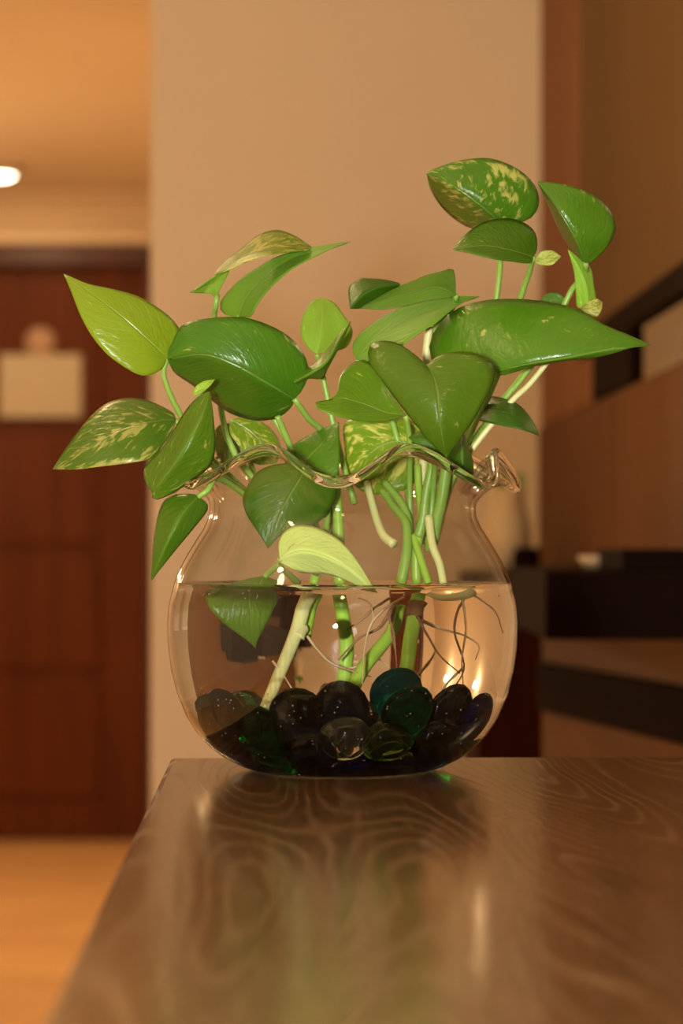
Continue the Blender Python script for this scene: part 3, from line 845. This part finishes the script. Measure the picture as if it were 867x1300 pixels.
 dict(tr=C3, rib=[(345,738),(345,780),(345,820),(350,868)], left=[(320,775),(302,805),(320,845)], right=[(358,770),(372,815),(372,850)], dep=(-.01,-.018,-.01), dl=.01, dr=.01, var=.05, yel=.0, bri=.34),
 dict(tr=C3, rib=[(300,805),(265,770),(203,755)], left=[(290,770),(262,745),(232,738)], right=[(285,815),(240,785)], dep=(-.02,-.025,-.02), dl=.008, var=.05, yel=.0, bri=.42),
 # yellowish leaves behind on the left
 dict(tr=A, rib=[(505,440),(560,475),(600,520),(630,560)], left=[(540,432),(590,446),(628,480),(644,525)], right=[(500,470),(525,510),(570,560)], dep=(.03,.03,.03), dl=.006, dr=-.006, var=.6, yel=.5, bri=.55, pet=[(310,560,.035),(340,650,.03),(400,700,.01)]),
 dict(tr=A, rib=[(480,450),(495,500),(505,570)], left=[(505,455),(530,520),(535,560)], right=[(462,470),(462,520),(480,565)], dep=(.04,.04,.04), dl=.005, dr=.005, var=.4, yel=.35, bri=.40),
]
for kw in TRACED: shape_leaf(**kw)
# the leaf hanging below the water line
LEAVES = [
 dict(B=(318,722,-.03), Mi=(312,762,-.045), T=(322,824,-.04), L=(246,752,-.04), R=(352,756,-.035), var=.08, yel=.2, bri=.55, lobe=(.7,.7), conv=W, puff=.04, pet=[(345,700,-.02),(385,690,-.005)]),
]
for kw in LEAVES: make_leaf(**kw)
# further petioles standing free
def stem(name, pts, r0, r1, mat, conv=Q, n=22, sides=10, bumps=0.0):
    o = obj(name, tube_bm([conv(p) for p in pts], r0, r1, n, sides, bumps), M[mat], plant, True)
    o.cycles.is_caustics_receiver = conv is W
    return o
stem('petiole', [(352,528,-.005),(364,556,.0),(378,590,.005),(420,660,.01)], .0014, .0016, 'petiole')
stem('petiole', [(698,456,.0),(672,488,.005),(640,520,.01),(580,600,.015),(552,690,.01)], .0012, .0015, 'stem')
stem('petiole', [(684,452,.01),(655,490,.015),(628,520,.02),(570,610,.02)], .0014, .0016, 'petiole')
stem('petiole', [(545,415,.015),(541,455,.015),(538,560,.015),(535,680,.01)], .0018, .0022, 'stem')
stem('petiole', [(466,612,.015),(470,630,.012),(478,659,.008),(487,680,.0),(500,691,-.006)], .0016, .0022, 'stem')
stem('petiole', [(478,610,.02),(498,641,.012),(513,659,.004),(517,676,.0),(516,704,-.004),(509,741,-.006)], .0018, .0025, 'petiole')
stem('petiole', [(488,612,.015),(507,635,.01),(517,655,.006),(520,680,.004)], .0018, .0020, 'petiole')
stem('petiole', [(530,590,.01),(532,626,.008),(535,650,.004),(532,680,.0),(528,710,-.002),(529,741,-.002)], .0017, .0023, 'stem_green')
stem('petiole', [(550,585,.0),(541,626,.0),(537,659,.0),(531,682,.0)], .0020, .0026, 'petiole')
stem('petiole', [(567,590,-.006),(561,632,-.004),(555,659,-.002),(551,684,.0)], .0028, .0025, 'petiole')
stem('petiole', [(544,655,-.004),(549,692,-.008),(558,716,-.010),(563,741,-.012)], .0020, .0018, 'stem')
stem('petiole', [(525,680,.0),(534,710,-.006),(544,741,-.010)], .0018, .0018, 'stem_green')
# main stems: down through the neck into the water
stem('stem', [(420,640,.005),(408,700,.0),(398,742,-.005)], .0018, .0022, 'stem_green')
stem('stem', [(424,592,.005),(428,640,.002),(431,700,.0),(431,742,.0)], .0022, .0028, 'stem_green')
stem('stem', [(394,742,-.012),(388,765,-.015),(376,805,-.02),(352,862,-.03),(332,905,-.035)], .0030, .0022, 'stem', W)
stem('stem', [(404,742,.0),(398,770,-.005),(390,806,-.012)], .0018, .0015, 'stem_green', W)
stem('stem', [(430,742,.0),(434,780,.0),(440,815,.004),(438,850,.004),(432,905,.0)], .0024, .0026, 'stem_green', W)
stem('stem', [(530,742,.0),(527,770,-.005),(520,815,-.012),(515,862,-.02)], .0026, .0028, 'stem_green', W)
stem('stem', [(506,770,.0),(498,800,.0),(480,825,-.005),(462,848,-.010),(440,890,-.015)], .0022, .0026, 'stem_green', W)
stem('stem', [(546,746,-.02),(565,755,-.025),(590,752,-.025),(606,744,-.02)], .0016, .0030, 'stem', W)
stem('stem_node', [(529,765,-.004),(526,775,-.006),(524,788,-.008)], .0034, .0032, 'node', W, 8, 10, .3)
stem('stem_node', [(385,798,-.018),(381,804,-.02),(378,810,-.021)], .0027, .0026, 'stem', W, 6, 10, .3)
# roots trailing in the water
ROOTS = [
 [(512,752,-.01),(490,775,-.015),(470,795,-.02),(462,830,-.025),(460,870,-.03)],
 [(505,765,0),(488,790,-.005),(478,800,-.01),(455,812,-.01),(430,838,-.015)],
 [(500,775,-.01),(496,800,-.015),(502,830,-.02)],
 [(500,770,-.02),(494,785,-.025),(500,805,-.03),(504,850,-.03)],
 [(494,752,0),(480,770,0),(465,785,0),(440,800,0)],
 [(530,785,-.02),(545,810,-.025),(562,835,-.03),(590,858,-.03)],
 [(532,790,0),(560,800,.0),(590,808,-.01),(615,822,-.02),(610,840,-.02)],
 [(588,755,-.01),(594,800,-.015),(590,840,-.02),(594,885,-.02)],
 [(590,760,-.01),(578,800,-.015),(592,850,-.015),(572,885,-.02)],
 [(604,748,-.02),(628,765,-.025),(646,780,-.02),(652,805,-.01)],
 [(592,850,-.02),(570,870,-.02),(556,890,-.02)],
 [(390,808,-.02),(405,828,-.02),(425,845,-.02),(470,860,-.01)],
 [(345,840,-.03),(360,860,-.03),(376,885,-.03)],
 [(455,752,0),(468,765,-.005),(474,790,-.01)],
 [(410,835,.01),(440,850,.0),(480,838,0),(498,860,0)],
 [(520,865,.02),(540,840,.02),(548,825,.02)],
]
for i, r in enumerate(ROOTS):
    stem('root', r, 0.0006 if i not in (0, 1, 3, 4) else .0008, .00025, 'root' if i in (1, 2, 3, 4, 5, 8) else 'root_pale', W, 20, 6, .35)
# ------------------------------------------------------------------ things in the background
# ceiling downlights of the hall
for k, (x, y) in enumerate(((-1.19, 8.4), (-1.19, 6.3))):
    e = empty('ceiling_light', (x, y, H-0.03))
    obj('lens', lathe_bm([(0, -0.012), (0.03, -0.010), (0.046, 0.0), (0.050, 0.01), (0.050, 0.02), (0, 0.02)], 24), M['lamp'], e, True)
    obj('ring', lathe_bm([(0.051, 0.0), (0.066, 0.004), (0.068, 0.029), (0.051, 0.029), (0.051, 0.0)], 24), M['metal'], e, True)
    tag(e, ['small glowing round ceiling light near the brown door', 'glowing round ceiling light in the hall nearer the plant'][k], 'light')
# plate hung on the door
sg = empty('door_sign', (P(51, 490, 8.985).x, 9.0, dz(490)))
hw, hh = 52/F*9, 40/F*9
bm = bmesh.new(); add_box(bm, (-hw, -0.012, -hh), (hw, 0.010, hh), 0.004)
obj('plate', bm, M['paper'], sg)
hk = obj('hanger', lathe_bm([(0, 0.03), (0.03, 0.028), (0.055, 0.018), (0.06, 0.0), (0, 0.0)], 28), M['pink'], sg, True, (0, 0.008, hh+0.045)); hk.rotation_euler = (math.pi/2, 0, 0)
tag(sg, 'cream plate with a round pinkish hanger on the brown door', 'sign')

# low dark cabinet behind the bowl on the right
lc = empty('low_cabinet', (0.0, 3.2, 0))
x0, x1 = P(606, 0, 3.2).x, P(694, 0, 3.2).x
zt = P(0, 727, 3.2).z
box('cabinet_body', (x0, 0.0, 0.001), (x1, 0.40, zt-0.021), M['redblack'], lc, 0.002)
box('cabinet_top', (x0-0.005, -0.008, zt-0.02), (x1+0.003, 0.405, zt), M['redblack'], lc, 0.002)
tag(lc, 'dark red-brown low cabinet standing before the beige wall', 'cabinet')
# sideboard with bands on the right
A_, B_ = (P(688, 0, 2.6).x, 2.6), (0.318, 2.07)
sb = empty('sideboard', (0, 0, 0))
nx, ny = 0.05, 0.03
def band(name, z0, z1, mat, out=0.0):
    dx, dy = B_[0]-A_[0], B_[1]-A_[1]; L_ = math.hypot(dx, dy); ux, uy = dy/L_, -dx/L_   # towards the left/front
    a = (A_[0]+ux*out, A_[1]+uy*out); b = (B_[0]+ux*out, B_[1]+uy*out)
    return prism(name, [a, b, (0.3365, 2.10), (0.3300, 2.62)], z0, z1, mat, sb, 0.001)
band('body_panel', 0.001, CZ-0.1755, M['drawer'])
band('dark_rail', CZ-0.175, CZ-0.1245, M['black'], .006)
band('drawer_front', CZ-0.124, CZ-0.0805, M['drawer'])
xs0, xs1 = P(690, 0, 2.1).x, 0.337
box('top_slab', (xs0, 2.08, CZ-0.0765-0.0035), (xs1, 2.60, CZ-0.0205), M['black'], sb, 0.002)
tag(sb, 'dark sideboard with black top slab and brown bands at the right', 'sideboard')
# tray on the sideboard, small pale dish beside it
tb = empty('black_tray', (0.27, 2.2, CZ-0.0203))
bm = bmesh.new(); add_box(bm, (-0.022, -0.08, 0), (0.06, 0.12, 0.012), 0.002); obj('tray_base', bm, M['black'], tb)
for lo, hi in (((-0.022, -0.08, 0.012), (-0.016, 0.12, 0.019)), ((0.054, -0.08, 0.012), (0.06, 0.12, 0.019)), ((-0.016, -0.08, 0.012), (0.054, -0.074, 0.019)), ((-0.016, 0.114, 0.012), (0.054, 0.12, 0.019))):
    box('tray_rim', lo, hi, M['black'], tb)
tag(tb, 'flat black tray lying on the dark sideboard', 'tray')
di = obj('pale_dish', lathe_bm([(0, 0), (0.010, 0), (0.013, 0.003), (0.018, 0.012), (0.017, 0.012), (0.012, 0.004), (0, 0.003)], 24), M['cream'], None, True, (P(772, 0, 2.3).x-0.004, 2.38, CZ-0.0203))
tag(di, 'small pale dish on the sideboard beside the black tray', 'dish')
# small vase arrangement on the low cabinet
vz = empty('cream_vase', (P(646, 0, 3.3).x, 3.32, zt))
obj('vase_body', lathe_bm([(0, 0), (0.018, 0), (0.026, 0.012), (0.032, 0.04), (0.030, 0.07), (0.022, 0.095), (0.026, 0.115), (0.024, 0.115), (0.019, 0.095), (0, 0.09)], 28), M['cream'], vz, True)
for a in range(7):
    t = a*0.9; bm = bmesh.new()
    b0 = Vector((0, 0, 0.10)); tip = Vector((0.034*math.cos(t), 0.03*math.sin(t), 0.135+0.008*(a % 3)))
    sd = Vector((-math.sin(t), math.cos(t), 0.2)).normalized()*0.009; up_ = Vector((0, 0, 0.004))
    md = b0.lerp(tip, 0.55)
    v = [bm.verts.new(p) for p in (b0, md+sd, tip, md-sd, md+up_, md-up_*0.2)]
    for q in ((0, 1, 4), (1, 2, 4), (2, 3, 4), (3, 0, 4), (1, 0, 5), (2, 1, 5), (3, 2, 5), (0, 3, 5)): bm.faces.new([v[k] for k in q])
    bmesh.ops.recalc_face_normals(bm, faces=bm.faces)
    obj('sprig_leaf', bm, M['petiole'], vz)
tag(vz, 'cream vase with a few green sprigs on the low dark cabinet', 'vase')
dbm = lathe_bm([(0, 0), (0.012, 0), (0.018, 0.008), (0.02, 0.02), (0.016, 0.030), (0.018, 0.034), (0.016, 0.034), (0.013, 0.028), (0, 0.02)], 24)
db = obj('dark_pot', dbm, M['black'], None, True, (P(668, 0, 3.24).x, 3.24, zt))
tag(db, 'small dark pot beside the cream vase on the low cabinet', 'pot')

# two pale chairs standing off to the right beyond the partition, seen upside down through the water
M['chair'] = plain('cream_upholstery', rgb(0.80, 0.72, 0.58), 0.7, 0.05, 20)
def chair(x, y, rz, label):
    c = empty('dining_chair', (x, y, 0), rz)
    box('seat', (-0.24, -0.24, 0.42), (0.24, 0.24, 0.50), M['chair'], c, 0.02)
    box('backrest', (-0.23, 0.19, 0.505), (0.23, 0.25, 1.02), M['chair'], c, 0.02)
    for sx in (-0.2, 0.2):
        for sy in (-0.2, 0.2): box('leg', (sx-0.02, sy-0.02, 0.001), (sx+0.02, sy+0.02, 0.419), M['chair'], c, 0.004)
    tag(c, label, 'chair', 'pale chairs beyond the partition')
chair(1.25, 2.55, 0.3, 'cream upholstered chair beyond the partition, nearer the counter')
chair(2.2, 3.0, -0.2, 'cream upholstered chair beyond the partition, nearer the side wall')

# tiny air bubbles clinging to the glass, the pebbles and the water line
bm = bmesh.new(); rb = random.Random(5)
for k in range(110):
    if k < 75: th = math.radians(rb.uniform(-62, 62)); z = rb.uniform(0.010, 0.040); r = inner_r(z)-0.0012
    else: th = math.radians(rb.uniform(-70, 70)); z = WZ-0.0022-rb.random()*0.004; r = inner_r(z)-0.0012
    mtx = Matrix.Translation((r*math.sin(th), -r*math.cos(th), z))
    bmesh.ops.create_icosphere(bm, subdivisions=1, radius=rb.uniform(0.0002, 0.00045), matrix=mtx)
M['bubble'] = plain('air_bubble_sheen', rgb(0.85, 0.86, 0.84), 0.1, 0.01, 5, 0.8)
bub = obj('air_bubbles', bm, M['bubble'], None, True, BO)
tag(bub, 'tiny pale air bubbles clinging inside the glass bowl', 'bubbles', kind='stuff')
